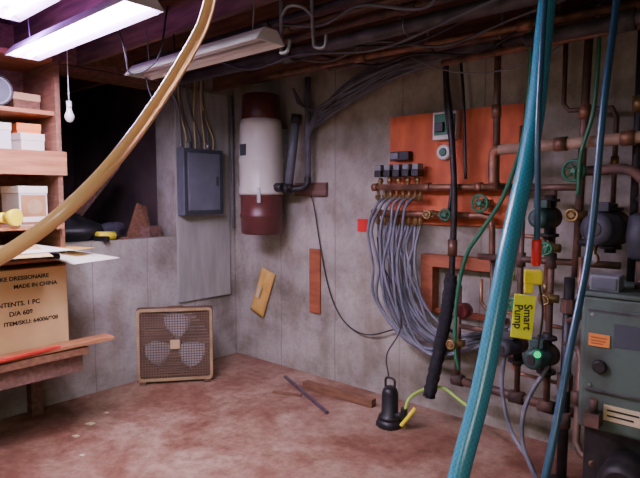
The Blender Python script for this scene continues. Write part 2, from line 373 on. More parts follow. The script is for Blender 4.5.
# ------------------------------------------------------------ red board and controls
solo('red_plywood',G().box(1.74,2.69,-.03,0,1.30,2.05),ply_red,'orange-red stained plywood panel on the concrete wall','board',bevel=.002)
solo('lower_frame_board',G().box(2.04,2.62,-.09,0,1.02,1.10).box(2.04,2.13,-.09,0,.72,1.02).box(2.04,2.62,-.05,0,.70,.73),ply_red2,'reddish brown wooden frame fixed below the heating manifold','board',bevel=.003)
t=T('zone_controller',(2.19,-.05,1.86),'white control box with exposed circuit board on red plywood','control box')
t.part('enclosure',G().box(2.11,2.28,-.085,-.03,1.86,2.04),whitep,bevel=.004)
t.part('circuit_board',G().box(2.125,2.24,-.092,-.085,1.89,2.025),greenp)
t.part('transformer',G().box(2.14,2.20,-.115,-.092,1.91,1.97),blackp,bevel=.003)
t.part('relay',G().box(2.245,2.272,-.10,-.085,1.90,2.02),panel_dk)
t=T('round_thermostat',(2.18,-.05,1.76),'round white thermostat with a dark dial on red plywood','thermostat')
t.part('body',G().lathe((2.18,-.03,1.78),(2.18,-.07,1.78),[(0,.052),(.7,.052),(1,.042)],28),whitep)
t.part('dial',G().lathe((2.18,-.07,1.78),(2.18,-.08,1.78),[(0,.028),(1,.024)],20),greenp)
t=T('relay_box',(1.80,-.05,1.72),'small dark relay box on the red plywood','relay box')
t.part('body',G().box(1.78,1.93,-.09,-.03,1.74,1.80),blackp,bevel=.003)
t.part('cover',G().box(1.79,1.85,-.10,-.09,1.75,1.79),panel_gray)

def valve(t,p,m,hr=.035,ax=(0,-1,0),body=brass):
    p=V(p); a=V(ax)
    v=t.part('valve',G().sph(p,.03,(1.2,1,1)).cyl(p,p+a*.07,.012).cyl(p-V((.05,0,0)),p+V((.05,0,0)),.022),body)
    g=G().torus(p+a*.075,a,hr,.008,8,20); u=a.orthogonal().normalized()
    for q in range(3):
        w=Matrix.Rotation(q*math.pi/3,3,a)@u; g.cyl(p+a*.075-w*hr,p+a*.075+w*hr,.005,n=8)
    g.cyl(p+a*.065,p+a*.085,.012,n=10)
    t.part('handle',g,m,parent=v); return v

t=T('heating_manifold',(2.1,-.12,1.3),'copper heating manifold with a row of motorised zone valves','manifold')
t.part('supply_header',G().cyl((1.68,-.12,1.555),(2.80,-.12,1.545),.022).cyl((1.66,-.12,1.555),(1.70,-.12,1.555),.028).cyl((2.08,-.12,1.553),(2.12,-.12,1.553),.029).cyl((2.44,-.12,1.55),(2.48,-.12,1.55),.029),copper)
t.part('return_header',G().cyl((1.68,-.12,1.375),(2.40,-.12,1.37),.022).cyl((1.66,-.12,1.375),(1.70,-.12,1.375),.028).tube([(2.40,-.12,1.37),(2.5,-.12,1.37),(2.55,-.13,1.33),(2.56,-.13,1.10)],.02,12),copper)
XS=[1.725,1.80,1.875,1.95,2.025]
for x in XS:
    v=t.part('zone_valve',G().cyl((x,-.12,1.555),(x,-.12,1.62),.013).sph((x,-.12,1.60),.02),brass)
    t.part('actuator_head',G().box(x-.027,x+.027,-.165,-.085,1.625,1.67),blackp,parent=v,bevel=.004)
    t.part('actuator_cap',G().box(x-.024,x+.024,-.160,-.09,1.67,1.71),greyp,parent=v,bevel=.005)
for x in [1.705,1.76,1.81,1.86,1.91,1.96,2.01,2.05]:
    t.part('tube_fitting',G().cyl((x,-.12,1.35),(x,-.12,1.29),.012,n=12).lathe((x,-.12,1.33),(x,-.12,1.31),[(0,.017),(1,.017)],6,False),brass)
    t.part('tube_fitting',G().cyl((x,-.12,1.53),(x,-.12,1.46),.011,n=12).lathe((x,-.125,1.50),(x,-.125,1.47),[(0,.019),(1,.019)],6,False),brass)
valve(t,(2.27,-.12,1.375),greenp); valve(t,(2.50,-.12,1.45),greenp,.05)
valve(t,(2.14,-.12,1.373),brass,.025)

i=0
for x in [1.705,1.735,1.76,1.785,1.81,1.84,1.86,1.89,1.91,1.94,1.96,1.99,2.01,2.05]:
    random.seed(40+i); f=i/13; y0=-.12-.08*f; j=random.uniform(-.025,.025); jz=random.uniform(-.035,.035)
    solo('heating_tube',G().tube([(x,-.12,1.29),(x-.005+j,y0+.02,1.15),(x+.01+.01*f-j,y0,1.0),(x+.06+j,y0,.80+.02*f),(x+.17,y0,.61+.06*f+jz),(x+.33,y0+.02,.49+.10*f+jz),(x+.48,y0+.03,.49+.14*f+jz),(x+.64,-.11,.55+.16*f)],.0105,8),pexm,'grey plastic heating tube looping down from the manifold','tube','heating tubes below the manifold'); i+=1
i=0
for x in [1.76,1.80,1.85,1.90,1.95,2.0]:
    random.seed(90+i); j=random.uniform(-.035,.035)
    solo('heating_tube',G().tube([(x,-.135,1.48),(x-.02,-.20,1.42),(x-.05+j,-.22,1.25),(x-.04-j,-.23,1.0),(x+.02+j,-.24,.80-.03*i),(x+.2,-.24,.57-.02*i),(x+.42,-.2,.50+j),(x+.62,-.14,.60+j)],.0105,8),pexm,'grey plastic heating tube looping down from the manifold','tube','heating tubes below the manifold'); i+=1

# black pipes in middle
t=T('insulated_pipe',(2.2,-.22,.15),'vertical copper pipe with loose ragged black foam insulation','pipe')
t.part('pipe',G().tube([(2.24,-.17,2.42),(2.25,-.17,2.2),(2.29,-.18,1.95),(2.33,-.19,1.5),(2.33,-.20,1.1),(2.33,-.21,.9)],.020,12),iron)
t.part('foam_sleeve',G().tube([(2.335,-.22,1.0),(2.32,-.23,.8),(2.275,-.25,.5),(2.22,-.27,.20)],.040,14,12).rough(.0035,70),blackfoam)
t.part('coupling',G().cyl((2.33,-.20,1.22),(2.33,-.20,1.12),.03),copper)
solo('black_cable',G().tube([(2.20,-.10,2.42),(2.22,-.12,2.1),(2.27,-.13,1.8),(2.29,-.14,1.6),(2.28,-.16,1.4)],.012,8),blackp,'black cable hanging beside the vertical pipe','cable')
solo('black_cable',G().tube([(2.30,-.10,2.42),(2.34,-.12,2.15),(2.36,-.13,1.9),(2.38,-.14,1.6)],.010,8),blackp,'thin black cable hanging beside the vertical pipe','cable')

# ------------------------------------------------------------ right side pipes
t=T('copper_riser',(2.66,-.35,1.5),'vertical copper riser pipe dropping from the joists to the manifold','pipe')
t.part('pipe',G().tube([(2.655,-.35,2.42),(2.665,-.35,1.58)],.019,14,spline=False).tube([(2.665,-.35,1.58),(2.665,-.33,1.55),(2.665,-.13,1.55)],.019,12,spline=False),copper_dk)
t.part('coupling',G().cyl((2.657,-.35,2.0),(2.659,-.35,1.93),.026),copper)
t=T('copper_riser',(3.12,-.35,1.1),'vertical copper riser pipe with a green wheel valve','pipe')
t.part('pipe',G().cyl((3.125,-.35,2.42),(3.105,-.36,1.08),.020),copper_dk)
t.part('coupling',G().cyl((3.118,-.35,1.95),(3.116,-.35,1.88),.028),copper)
valve(t,(3.10,-.37,1.62),greenp,.05)
valve(t,(3.10,-.37,1.40),brass,.028)
t=T('insulated_main',(2.8,-.42,1.76),'tan horizontal pipe crossing in front of the concrete wall','pipe')
t.part('pipe',G().cyl((2.71,-.42,1.745),(3.9,-.42,1.785),.028),tanp)
t.part('elbow',G().tube([(2.72,-.42,1.745),(2.68,-.41,1.735),(2.67,-.40,1.69),(2.67,-.40,1.56)],.028,12),copper)
t.part('coupling',G().cyl((3.0,-.42,1.755),(3.06,-.42,1.757),.036).cyl((3.3,-.42,1.765),(3.36,-.42,1.767),.036),copper)
t=T('pipe_run',(2.97,-.32,.3),'dull copper pipes with tees and valves near the boiler','pipe')
t.part('pipe',G().cyl((2.97,-.32,1.55),(2.97,-.32,.35),.018).cyl((2.80,-.30,1.54),(2.80,-.30,.38),.016).cyl((2.40,-.28,.36),(3.12,-.30,.34),.026).cyl((2.42,-.28,.95),(2.42,-.28,.36),.018).cyl((2.55,-.30,1.14),(3.3,-.32,1.15),.018).cyl((2.80,-.30,1.54),(3.12,-.35,1.54),.018).cyl((2.62,-.26,1.14),(2.62,-.26,.36),.013).cyl((2.42,-.28,.70),(2.80,-.29,.70),.016),copper_dk)
t.part('tee',G().cyl((2.93,-.32,.35),(3.01,-.32,.345),.036).cyl((2.76,-.30,.35),(2.84,-.30,.35),.036).cyl((2.39,-.28,.36),(2.46,-.28,.36),.036).cyl((2.97,-.32,1.19),(2.97,-.32,1.11),.028).cyl((2.80,-.30,1.18),(2.80,-.30,1.10),.026),iron_red)
valve(t,(2.97,-.34,.95),brass,.024); valve(t,(2.80,-.32,.9),greenp,.032); valve(t,(2.42,-.30,.60),brass,.024); valve(t,(2.97,-.34,1.22),greenp,.03); valve(t,(2.62,-.28,.52),brass,.022)
t=T('bypass_pipe',(2.9,-.2,.5),'thin bright copper pipes zigzagging behind the larger pipework','pipe')
t.part('pipe',G().tube([(2.72,-.14,1.90),(2.72,-.14,1.30),(2.74,-.14,1.26),(2.86,-.15,1.26),(2.89,-.15,1.22),(2.89,-.15,.80),(2.92,-.16,.76),(3.05,-.18,.76)],.012,10,spline=False),copper_b)
t.part('branch_pipe',G().tube([(2.50,-.14,.98),(2.50,-.14,.84),(2.54,-.15,.80),(2.70,-.16,.80),(2.72,-.16,.76),(2.72,-.17,.48),(2.76,-.18,.45),(3.02,-.2,.45)],.011,10,spline=False),copper_b)
t.part('upper_branch',G().tube([(2.95,-.14,2.40),(2.95,-.14,2.0),(2.98,-.14,1.96),(3.2,-.16,1.95),(3.22,-.16,1.9),(3.22,-.16,1.3)],.013,10,spline=False),copper_dk)
t.part('fitting',G().cyl((2.72,-.14,1.66),(2.72,-.14,1.60),.018).cyl((2.89,-.15,1.0),(2.89,-.15,.94),.018).cyl((3.22,-.16,1.7),(3.22,-.16,1.64),.02),brass)
t=T('iron_pipe',(3.09,-.42,0),'dark iron pipe standing on the floor beside the boiler','pipe')
t.part('pipe',G().cyl((3.09,-.42,0),(3.09,-.40,1.08),.026),iron)
t.part('union',G().lathe((3.09,-.42,.50),(3.09,-.42,.58),[(0,.04),(1,.04)],8,False).lathe((3.09,-.41,.90),(3.09,-.41,.97),[(0,.038),(1,.038)],8,False).cyl((3.09,-.42,.3),(3.09,-.42,.38),.036),iron_red)
t.part('floor_flange',G().cyl((3.09,-.42,0),(3.09,-.42,.012),.06),iron)

def circ(p,ax,m,label,r=.06):
    p=V(p); a=V(ax).normalized(); t=T('circulator_pump',p,label,'circulator pump')
    t.part('volute',G().lathe(p+a*.03,p-a*.05,[(0,.5*r),(.2,1.0*r),(.7,1.05*r),(1,.6*r)],24),iron_red)
    t.part('flange',G().cyl(p+V((0,0,.085)),p+V((0,0,.10)),.05),iron); t.part('flange',G().cyl(p-V((0,0,.085)),p-V((0,0,.10)),.05),iron)
    t.part('pipe_neck',G().cyl(p-V((0,0,.12)),p+V((0,0,.12)),.025),iron)
    mo=t.part('motor_housing',G().lathe(p+a*.03,p+a*.16,[(0,r*.9),(.08,r),(.25,r),(.28,r*.93),(.8,r*.93),(.92,r*.85),(1,r*.5)],28),m)
    t.part('end_cap',G().lathe(p+a*.158,p+a*.165,[(0,r*.45),(1,r*.4)],16),iron,parent=mo)
    t.part('wiring_box',G().obox(p+a*.09+V((0,0,r+.02)),(.07,.06,.045)),m,bevel=.004)
    return t
circ((2.96,-.34,1.38),(-.1,-1,0),dgm,'dark green circulator pump on a vertical copper pipe',.055)
circ((3.27,-.40,1.34),(-.25,-1,0),dgr,'large dark grey circulator pump above the boiler',.085)
circ((2.97,-.34,.64),(-.2,-1,0),dgm,'dark green circulator pump on low pipework',.06)
circ((2.80,-.31,.66),(-.2,-1,0),dgr,'small dark circulator pump on low pipework',.05)
t=T('red_gauge',(2.44,-.3,.75),'round red capped gauge on the lower pipework','gauge')
t.part('cap',G().lathe((2.46,-.26,.80),(2.46,-.34,.80),[(0,.045),(.6,.048),(1,.035)],24),maroon2)
t.part('stem',G().cyl((2.46,-.26,.80),(2.43,-.28,.80),.012).cyl((2.46,-.29,.80),(2.42,-.28,.74),.01),brass)
solo('corrugated_conduit',G().tube([(2.84,-.36,.95),(2.78,-.40,.7),(2.76,-.42,.45),(2.82,-.44,.22),(2.95,-.5,.10),(3.0,-.52,.012)],.012,8),pexm,'grey flexible conduit hanging near the low pipes','conduit')
solo('corrugated_conduit',G().tube([(3.0,-.4,.6),(2.92,-.48,.40),(2.92,-.52,.2),(3.02,-.55,.012)],.012,8),pexm,'grey flexible conduit curling down to the floor','conduit')
# boiler
t=T('boiler',(3.6,-.45,0),'dirty grey-green enamelled boiler with rust stains and paper labels','boiler')
t.part('jacket',G().box(3.23,3.95,-.70,-.12,.44,1.05),greenb,bevel=.015)
t.part('base',G().box(3.25,3.93,-.66,-.14,0,.44),iron,bevel=.01)
t.part('top_plate',G().box(3.22,3.96,-.71,-.11,1.05,1.07),greenb,bevel=.004)
t.part('front_panel',G().box(3.26,3.90,-.712,-.70,.62,1.0),greenb,bevel=.004)
t.part('orange_label',G().box(3.27,3.355,-.718,-.712,.83,.885),orangep)
t.part('label_print',G().box(3.28,3.345,-.7195,-.718,.866,.872).box(3.28,3.34,-.7195,-.718,.852,.857).box(3.28,3.33,-.7195,-.718,.840,.845),ply_red2)
t.part('data_plate',G().box(3.37,3.50,-.716,-.712,.84,.94),panel_dk)
t.part('white_label',G().box(3.34,3.50,-.706,-.70,.50,.57),manila_l)
t.part('label_print',G().box(3.355,3.48,-.7085,-.706,.545,.552).box(3.355,3.46,-.7085,-.706,.52,.527),inkm)
t.part('burner_housing',G().lathe((3.45,-.66,.28),(3.45,-.86,.28),[(0,.09),(.1,.10),(.8,.10),(1,.07)],24),iron)
t.part('flue_collar',G().cyl((3.6,-.4,1.07),(3.6,-.4,1.25),.09),steel)
t.part('seam_screw',G().cyl((3.28,-.712,.97),(3.28,-.718,.97),.008,n=10),steel)
t.part('seam_screw',G().cyl((3.28,-.712,.65),(3.28,-.718,.65),.008,n=10),steel)
t.part('sight_port',G().lathe((3.32,-.712,.74),(3.32,-.735,.74),[(0,.03),(.7,.03),(1,.022)],20),iron)
t.part('panel_trim',G().box(3.26,3.90,-.716,-.712,.985,.995).box(3.26,3.90,-.716,-.712,.625,.635),iron_gr)
t.part('gas_valve',G().box(3.28,3.34,-.78,-.71,.48,.54).cyl((3.31,-.75,.54),(3.31,-.75,.60),.018),iron_red)
t=T('junction_box',(3.3,-.62,1.07),'grey metal junction box on top of the boiler','junction box')
t.part('body',G().box(3.25,3.37,-.66,-.56,1.07,1.14),greyp,bevel=.004)
t.part('cover_plate',G().box(3.26,3.36,-.667,-.66,1.08,1.13),ventm)
t=T('boiler_pipe',(3.35,-.48,1.07),'rusty iron pipe loop rising from the boiler','pipe')
t.part('pipe',G().tube([(3.42,-.48,1.07),(3.42,-.48,1.5),(3.40,-.48,1.58),(3.33,-.46,1.62),(3.2,-.40,1.62),(3.11,-.37,1.62)],.024,12),iron_red)
t.part('air_separator',G().lathe((3.42,-.48,1.20),(3.42,-.48,1.42),[(0,.03),(.08,.06),(.5,.07),(.92,.06),(1,.03)],28),dgr)
t=T('boiler_pipe',(3.35,-.3,1.07),'dark pipe with brass fittings behind the boiler','pipe')
t.part('pipe',G().cyl((3.34,-.26,1.07),(3.34,-.26,2.42),.022).cyl((3.11,-.36,1.26),(3.28,-.36,1.26),.02).cyl((3.34,-.26,1.48),(3.9,-.26,1.48),.022),iron)
t.part('union',G().cyl((3.34,-.26,1.9),(3.34,-.26,1.98),.032).cyl((3.50,-.26,1.48),(3.57,-.26,1.48),.032),brass)
valve(t,(3.46,-.28,1.48),brass,.03)
t=T('boiler_pipe',(3.2,-.5,.5),'rusty pipes with elbows passing in front of the boiler','pipe')
t.part('pipe',G().tube([(3.09,-.42,.74),(3.17,-.48,.74),(3.19,-.52,.70),(3.19,-.55,.30),(3.22,-.58,.26),(3.30,-.66,.26)],.018,12,spline=False),copper_dk)
t.part('upper_pipe',G().tube([(3.17,-.50,1.20),(3.17,-.50,1.00),(3.17,-.48,.90),(3.10,-.42,.86)],.016,12,spline=False),copper)
t.part('union',G().cyl((3.19,-.55,.55),(3.19,-.55,.49),.028),iron_red)
t=T('pressure_gauge',(3.20,-.46,1.19),'small round brass pressure gauge above the boiler','gauge')
t.part('case',G().cyl((3.20,-.42,1.19),(3.20,-.46,1.19),.03),brass); t.part('face',G().cyl((3.20,-.46,1.19),(3.20,-.462,1.19),.025),greyp); t.part('stem',G().cyl((3.20,-.43,1.19),(3.20,-.36,1.26),.01),brass)

# ------------------------------------------------------------ sump pump
px,py=2.02,-.42
t=T('sump_pump',(px,py,0),'black submersible sump pump standing on the floor','sump pump')
t.part('base',G().lathe((px,py,0),(px,py,.05),[(0,.085),(.3,.088),(1,.078)],28),blackp)
t.part('body',G().lathe((px,py,.05),(px,py,.26),[(0,.078),(.1,.07),(.15,.055),(.8,.053),(.92,.045),(1,.025)],28),blackp)
t.part('handle',G().tube([(px-.035,py,.25),(px-.03,py,.31),(px+.03,py,.31),(px+.035,py,.25)],.008,8),blackp)
t.part('discharge_port',G().tube([(px+.05,py,.08),(px+.10,py,.09),(px+.11,py,.14)],.022,12),blackp)
for i in range(4):
    a=i*math.pi/2+.6; t.part('foot',G().obox((px+.075*math.cos(a),py+.075*math.sin(a),.0125),(.03,.03,.025),(0,0,math.degrees(a))),blackp)
solo('pump_cord',G().tube([(px-.01,py,.315),(px-.06,py+.05,.45),(px-.02,py+.15,.62),(px-.12,-.20,.85),(px-.25,-.18,1.05),(px-.30,-.15,1.2)],.005,6),blackp,'black pump cord rising along the concrete wall','cord')
solo('discharge_cord',G().tube([(px+.11,py,.12),(px+.12,py+.05,.20),(px+.17,py+.15,.24),(px+.27,py+.2,.26),(px+.42,py+.16,.22),(px+.55,py+.10,.2)],.010,8),lime,'lime green cord curving from the sump pump','cord')
solo('yellow_hose_end',G().tube([(px+.10,py-.02,.03),(px+.13,py,.08),(px+.16,py+.05,.14)],.014,8),yellowp,'short yellow hose end beside the sump pump','hose')

# floor debris
solo('floor_plank',G().beam((1.14,-.28,.03),(1.77,-.245,.03),.06,.06),wood_brown,'short dark brown timber lying along the wall','plank',bevel=.004)
solo('floor_stick',G().beam((.86,-.216,.012),(1.60,-.554,.012),.02,.02),mat('purple_grey_pipe',(.13,.09,.12),(.08,.05,.07),8,.5),'long thin dark stick lying on the floor','stick')
solo('wood_scrap',G().beam((1.03,-.52,.008),(1.24,-.43,.008),.025,.016),wood_brown,'small thin wood scrap on the floor','wood scrap')
for (x,y,s) in [(.50,-1.72,.05),(.62,-1.86,.035),(.9,-1.95,.03),(.42,-1.55,.025)]:
    solo('plaster_chip',G().prism([(x,y,0.0),(x+s,y+.3*s,.0),(x+.9*s,y+s,.0),(x+.2*s,y+.8*s,.0)],(0,0,.006)),manila_l,'small pale chip of debris on the concrete floor','debris','debris on the floor')

# ------------------------------------------------------------ box fan
A=V((.09,-1.10,0)); B=V((.465,-.645,0)); ang=math.degrees(math.atan2(B.y-A.y,B.x-A.x))
mid=(A+B)/2; Wd=(B-A).length; Hh=.60
t=T('box_fan',mid,'square brown wood-grain box fan standing on the floor','fan',local=True,rot=(math.radians(-3),0,math.radians(ang)))
h=Wd/2
t.part('housing',G().box(-h,h,-.0,.10,.02,.035).box(-h,h,0,.10,Hh-.015,Hh).box(-h,-h+.015,0,.10,.035,Hh-.015).box(h-.015,h,0,.10,.035,Hh-.015),walnut,bevel=.004)
def rrect(w0,z0,z1,r,y):
    P=[]
    for (sx,sz,a0) in ((1,1,0),(-1,1,90),(-1,-1,180),(1,-1,270)):
        c0=V((sx*(w0-r),y,(z1-r) if sz>0 else (z0+r)))
        for q in range(6):
            a=math.radians(a0+18*q); P.append(c0+V((r*math.cos(a),0,r*math.sin(a))))
    return P
o_f=rrect(h,.02,Hh,.035,-.012); i_f=rrect(h-.024,.044,Hh-.024,.02,-.012); i_b=[p+V((0,.012,0)) for p in i_f]; o_b=[p+V((0,.012,0)) for p in o_f]
t.part('front_bezel',G().rings([[a,b_,c_,d_] for a,b_,c_,d_ in zip(o_f,i_f,i_b,o_b)],closed=True,smooth=False),goldm)
g=G(); n=26
for i in range(1,n):
    z=.045+(Hh-.07)*i/n; g.box(-h+.02,h-.02,.0,.004,z-.0032,z+.0032)
for i in range(1,n):
    x=-h+.02+(2*h-.04)*i/n; g.box(x-.0028,x+.0028,.001,.005,.04,Hh-.02)
t.part('front_grille',g,grillem)
R_=.245; zc=(Hh+.02)/2
sh=G(); ro=[];m_=48
for q in range(m_):
    a=2*math.pi*q/m_; c_,s_=math.cos(a),math.sin(a); kk=min((h-.015)/max(abs(c_),1e-6),((Hh-.035)/2)/max(abs(s_),1e-6))
    ro.append((V((kk*c_,.07,zc+kk*s_)),V((.262*c_,.07,zc+.262*s_)),V((.262*c_,.09,zc+.262*s_)),V((kk*c_,.09,zc+kk*s_))))
sh.rings([list(x) for x in ro],closed=True,smooth=False)
t.part('shroud',sh,walnut)
g=G()
for i in range(1,20):
    z=.045+(Hh-.07)*i/20; g.box(-h+.015,h-.015,.092,.096,z-.009,z+.009)
t.part('rear_grille',g,walnut)
t.part('badge',G().box(-.036,.036,-.010,0,zc-.036,zc+.036),mat('tan_badge',(.66,.46,.27),(.56,.38,.2),6,.4),bevel=.003)
t.part('motor',G().cyl((0,.05,zc),(0,.09,zc),.05),iron)
for i in range(3):
    a0=math.radians(120*i+205); g=G(); pts=[(.045,-.45,.45),(.11,-.62,.58),(.17,-.62,.60),(R_-.015,-.45,.52),(R_,-.15,.28)]
    fr=[]
    for rr,d0,d1 in pts:
        fr.append([V((rr*math.cos(a0+d),.015+.045*(d-d0)/(d1-d0),zc+rr*math.sin(a0+d))) for d in [d0+(d1-d0)*q/5 for q in range(6)]])
    g.rings([r+[p+V((0,.003,0)) for p in reversed(r)] for r in fr]); t.part('blade',g,fanblade)
t.part('foot',G().box(-h+.02,-h+.07,-.03,.13,0,.02),walnut,bevel=.003); t.part('foot',G().box(h-.07,h-.02,-.03,.13,0,.02),walnut,bevel=.003)
t.part('carry_handle',G().box(-.06,.06,.03,.06,Hh,Hh+.012),walnut,bevel=.003)

# ------------------------------------------------------------ shelf unit
t=T('shelving_unit',(.26,-2.5,.36),'brown wooden shelving unit against the concrete wall','shelf')
t.part('end_panel',G().box(.02,.50,-1.83,-1.80,.575,2.34),wood_brown,bevel=.002)
t.part('end_panel',G().box(.02,.50,-3.2,-3.17,.575,2.34),wood_brown,bevel=.002)
t.part('back_panel',G().box(.0,.02,-3.2,-1.80,.575,2.34),wood_brown)
t.part('shelf',G().box(.02,.50,-3.17,-1.83,1.735,1.76),wood_shelf,bevel=.002)
t.part('shelf',G().box(.02,.48,-3.17,-1.83,1.985,2.01),wood_shelf,bevel=.002)
t.part('shelf',G().box(.02,.48,-3.17,-1.83,2.31,2.34),wood_shelf,bevel=.002)
t.part('shelf',G().box(.02,.56,-3.17,-1.83,1.295,1.315),wood_shelf,bevel=.002)
t.part('shelf',G().box(.02,.60,-3.17,-1.76,1.105,1.125),wood_shelf,bevel=.002)
t.part('fascia',G().box(.50,.52,-3.2,-1.78,1.62,1.765),wood_shelf,bevel=.003)
t=T('workbench',(.4,-2.5,0),'dark wooden workbench fixed along the concrete wall','workbench')
t.part('top',G().box(.0,.72,-3.3,-1.78,.53,.575),wood_brown,bevel=.003)
t.part('apron',G().box(.04,.68,-3.3,-1.80,.42,.53),wood_dark,bevel=.003)
for x0,y0 in ((.60,-2.75),(.04,-2.75),(.04,-1.90),(.60,-3.28)):
    t.part('leg',G().box(x0,x0+.08,y0,y0+.08,0,.42),wood_dark)
# cardboard box
t=T('cardboard_box',(.42,-2.1,.575),'large tan cardboard box with black printed text','cardboard box')
t.part('carton',G().box(.18,.58,-2.55,-1.835,.575,1.07),cardb,bevel=.004)
t.part('flap_seam',G().box(.36,.40,-2.552,-1.833,1.07,1.073),mat('packing_tape',(.5,.36,.2),(.45,.32,.18),5,.3))
for s_,z,y_,sz in [('BRAKE DRESSIONAIRE',1.02,-2.27,.033),('MADE IN CHINA',.972,-2.14,.033),('CONTENTS. 1 PC',.872,-2.285,.037),('D/A 608',.816,-2.17,.037),('ITEM/SKU: 64006/908',.760,-2.20,.0335)]:
    t.text(s_,sz,(.5815,y_,z),(90,0,90),align='LEFT',bold=.0009)
solo('scrap_plank',G().beam((.64,-2.6,.585),(.68,-1.62,.60),.12,.02),wood_shelf,'loose orange-brown plank lying on the workbench','plank',bevel=.002)
solo('scrap_strip',G().beam((.74,-2.6,.595),(.71,-1.95,.61),.03,.012),redp,'thin red strip of trim lying on the workbench','wood strip')
# objects on shelves
def carton(x0,x1,y0,y1,z0,z1,m,label,lid=paper,rz=0):
    c=V(((x0+x1)/2,(y0+y1)/2,z0))
    q=T('small_box',c,label,'box',rotz=rz)
    q.part('carton',G().box(x0,x1,y0,y1,z0,z1),m,bevel=.003); q.part('lid',G().box(x0-.003,x1+.003,y0-.003,y1+.003,z1-.04,z1+.003),lid,bevel=.003); return q
carton(.17,.42,-2.02,-1.88,1.76,1.87,paper,'white cardboard box on the middle shelf',rz=6)
carton(.12,.42,-2.24,-2.05,1.76,1.92,whitep,'white cardboard box on the middle shelf beside another',paper,-4)
carton(.12,.30,-2.5,-2.30,1.76,1.90,cardb,'brown cardboard box on the middle shelf',cardb)
carton(.20,.40,-2.0,-1.87,1.873,1.93,orangep,'flat orange box lying on a white box',orangep,-8)
carton(.12,.34,-2.02,-1.86,2.01,2.12,wood_brown,'brown box on the top shelf',cardb,5)
b=carton(.22,.50,-2.06,-1.90,1.315,1.55,whitep,'white light bulb carton with brown printed picture')
b.part('printed_panel',G().box(.50,.503,-2.05,-1.91,1.325,1.50),brownprint)
b.part('printed_circle',G().cyl((.503,-1.975,1.43),(.505,-1.975,1.43),.045),goldm)
b.part('printed_band',G().box(.503,.504,-2.045,-1.915,1.34,1.37),paper)
t=T('metal_can',(.34,-2.11,2.01),'grey metal can lying on the top shelf','can')
t.part('body',G().lathe((.18,-2.14,2.10),(.46,-2.14,2.10),[(0,.085),(.03,.09),(.97,.09),(1,.085)],28),greyp)
t.part('rim',G().torus((.46,-2.14,2.10),(1,0,0),.086,.006),iron); t.part('end_disc',G().cyl((.461,-2.14,2.10),(.464,-2.14,2.10),.07),panel_dk)
t=T('flashlight',(.5,-2.16,1.32),'yellow plastic flashlight on the shelf','flashlight')
t.part('barrel',G().cyl((.35,-2.24,1.36),(.52,-2.14,1.37),.03),yellowp)
t.part('head',G().lathe((.52,-2.14,1.37),(.58,-2.105,1.372),[(0,.03),(.6,.047),(1,.049)],24),yellowp)
t.part('lens',G().cyl((.58,-2.105,1.372),(.583,-2.1035,1.372),.042),yellowp)
t=T('tool_case',(.45,-2.17,1.125),'flat black plastic tool case on the low shelf','case')
t.part('body',G().box(.25,.62,-2.32,-2.02,1.125,1.20),blackp,bevel=.01); t.part('handle',G().tube([(.62,-2.22,1.16),(.65,-2.21,1.165),(.65,-2.13,1.165),(.62,-2.12,1.16)],.008,8),blackp)
solo('black_cloth',G().prism([(.30,-2.0,1.126),(.66,-1.98,1.126),(.70,-1.92,1.126),(.52,-1.86,1.126),(.30,-1.88,1.126)],(0,0,.03)),clothm,'folded dark cloth on the low shelf','cloth',bevel=.01)
sheets=[((.40,-2.30),(.84,-2.24),(.84,-1.90),(.42,-1.98),1.200,1.185,paper),((.35,-2.0),(.82,-1.90),(.72,-1.56),(.30,-1.78),1.160,1.10,paper),((.50,-2.25),(.88,-2.38),(.94,-2.06),(.55,-2.0),1.204,1.17,cardb),((.45,-1.92),(.66,-1.80),(.60,-1.66),(.40,-1.78),1.170,1.165,manila)]
for a,b_,c_,d_,z,z2,m in sheets:
    solo('loose_sheet',G().prism([(*a,z),(*b_,z2),(*c_,z2),(*d_,z)],(0,0,.003)),m,'loose sheet of stiff paper overhanging the shelf','paper','papers on the low shelf')
t=T('hanging_bulb',(.62,-1.80,1.93),'white light bulb hanging from a thin cord','light bulb')
t.part('glass',G().lathe((.62,-1.80,1.935),(.62,-1.80,2.02),[(0,.005),(.06,.015),(.3,.027),(.5,.027),(.8,.016),(1,.014)],20),whitep)
t.part('socket',G().cyl((.62,-1.80,2.02),(.62,-1.80,2.06),.016),whitep)
t.part('cord',G().tube([(.62,-1.80,2.06),(.618,-1.80,2.25),(.62,-1.80,2.44)],.003,6),whitep)

# ------------------------------------------------------------ ledge junk
def lump(name,c,r,sc,m,label,cat,seed):
    g=G().sph(c,r,sc,20,12)
    for i,v in enumerate(g.v):
        k=1+.22*math.sin(v.x*31+seed)*math.cos(v.y*27+seed*2)+.12*math.sin(v.z*45+seed); g.v[i]=V(c)+(v-V(c))*k
        if g.v[i].z<1.15: g.v[i].z=1.15
    return solo(name,g,m,label,cat)
lump('rubbish_bag',(-.20,-1.42,1.22),.15,(.9,1.2,.8),blackp,'crumpled black plastic bag on the concrete ledge','bag',3)
lump('cloth_bag',(-.18,-1.15,1.20),.10,(1,1.3,.8),clothm,'dark cloth bundle on the concrete ledge','bag',8)
t=T('power_drill',(-.06,-1.25,1.15),'yellow and black power drill lying on the ledge','drill')
t.part('body',G().cyl((-.05,-1.32,1.19),(-.05,-1.18,1.185),.032),yellowp); t.part('chuck',G().cyl((-.05,-1.18,1.185),(-.05,-1.12,1.183),.02,.012),blackp)
t.part('handle',G().obox((-.02,-1.30,1.17),(.14,.045,.038),(0,0,10)),blackp,bevel=.006)
t=T('hand_saw',(-.08,-1.0,1.15),'hand saw with dark handle lying on the ledge','saw')
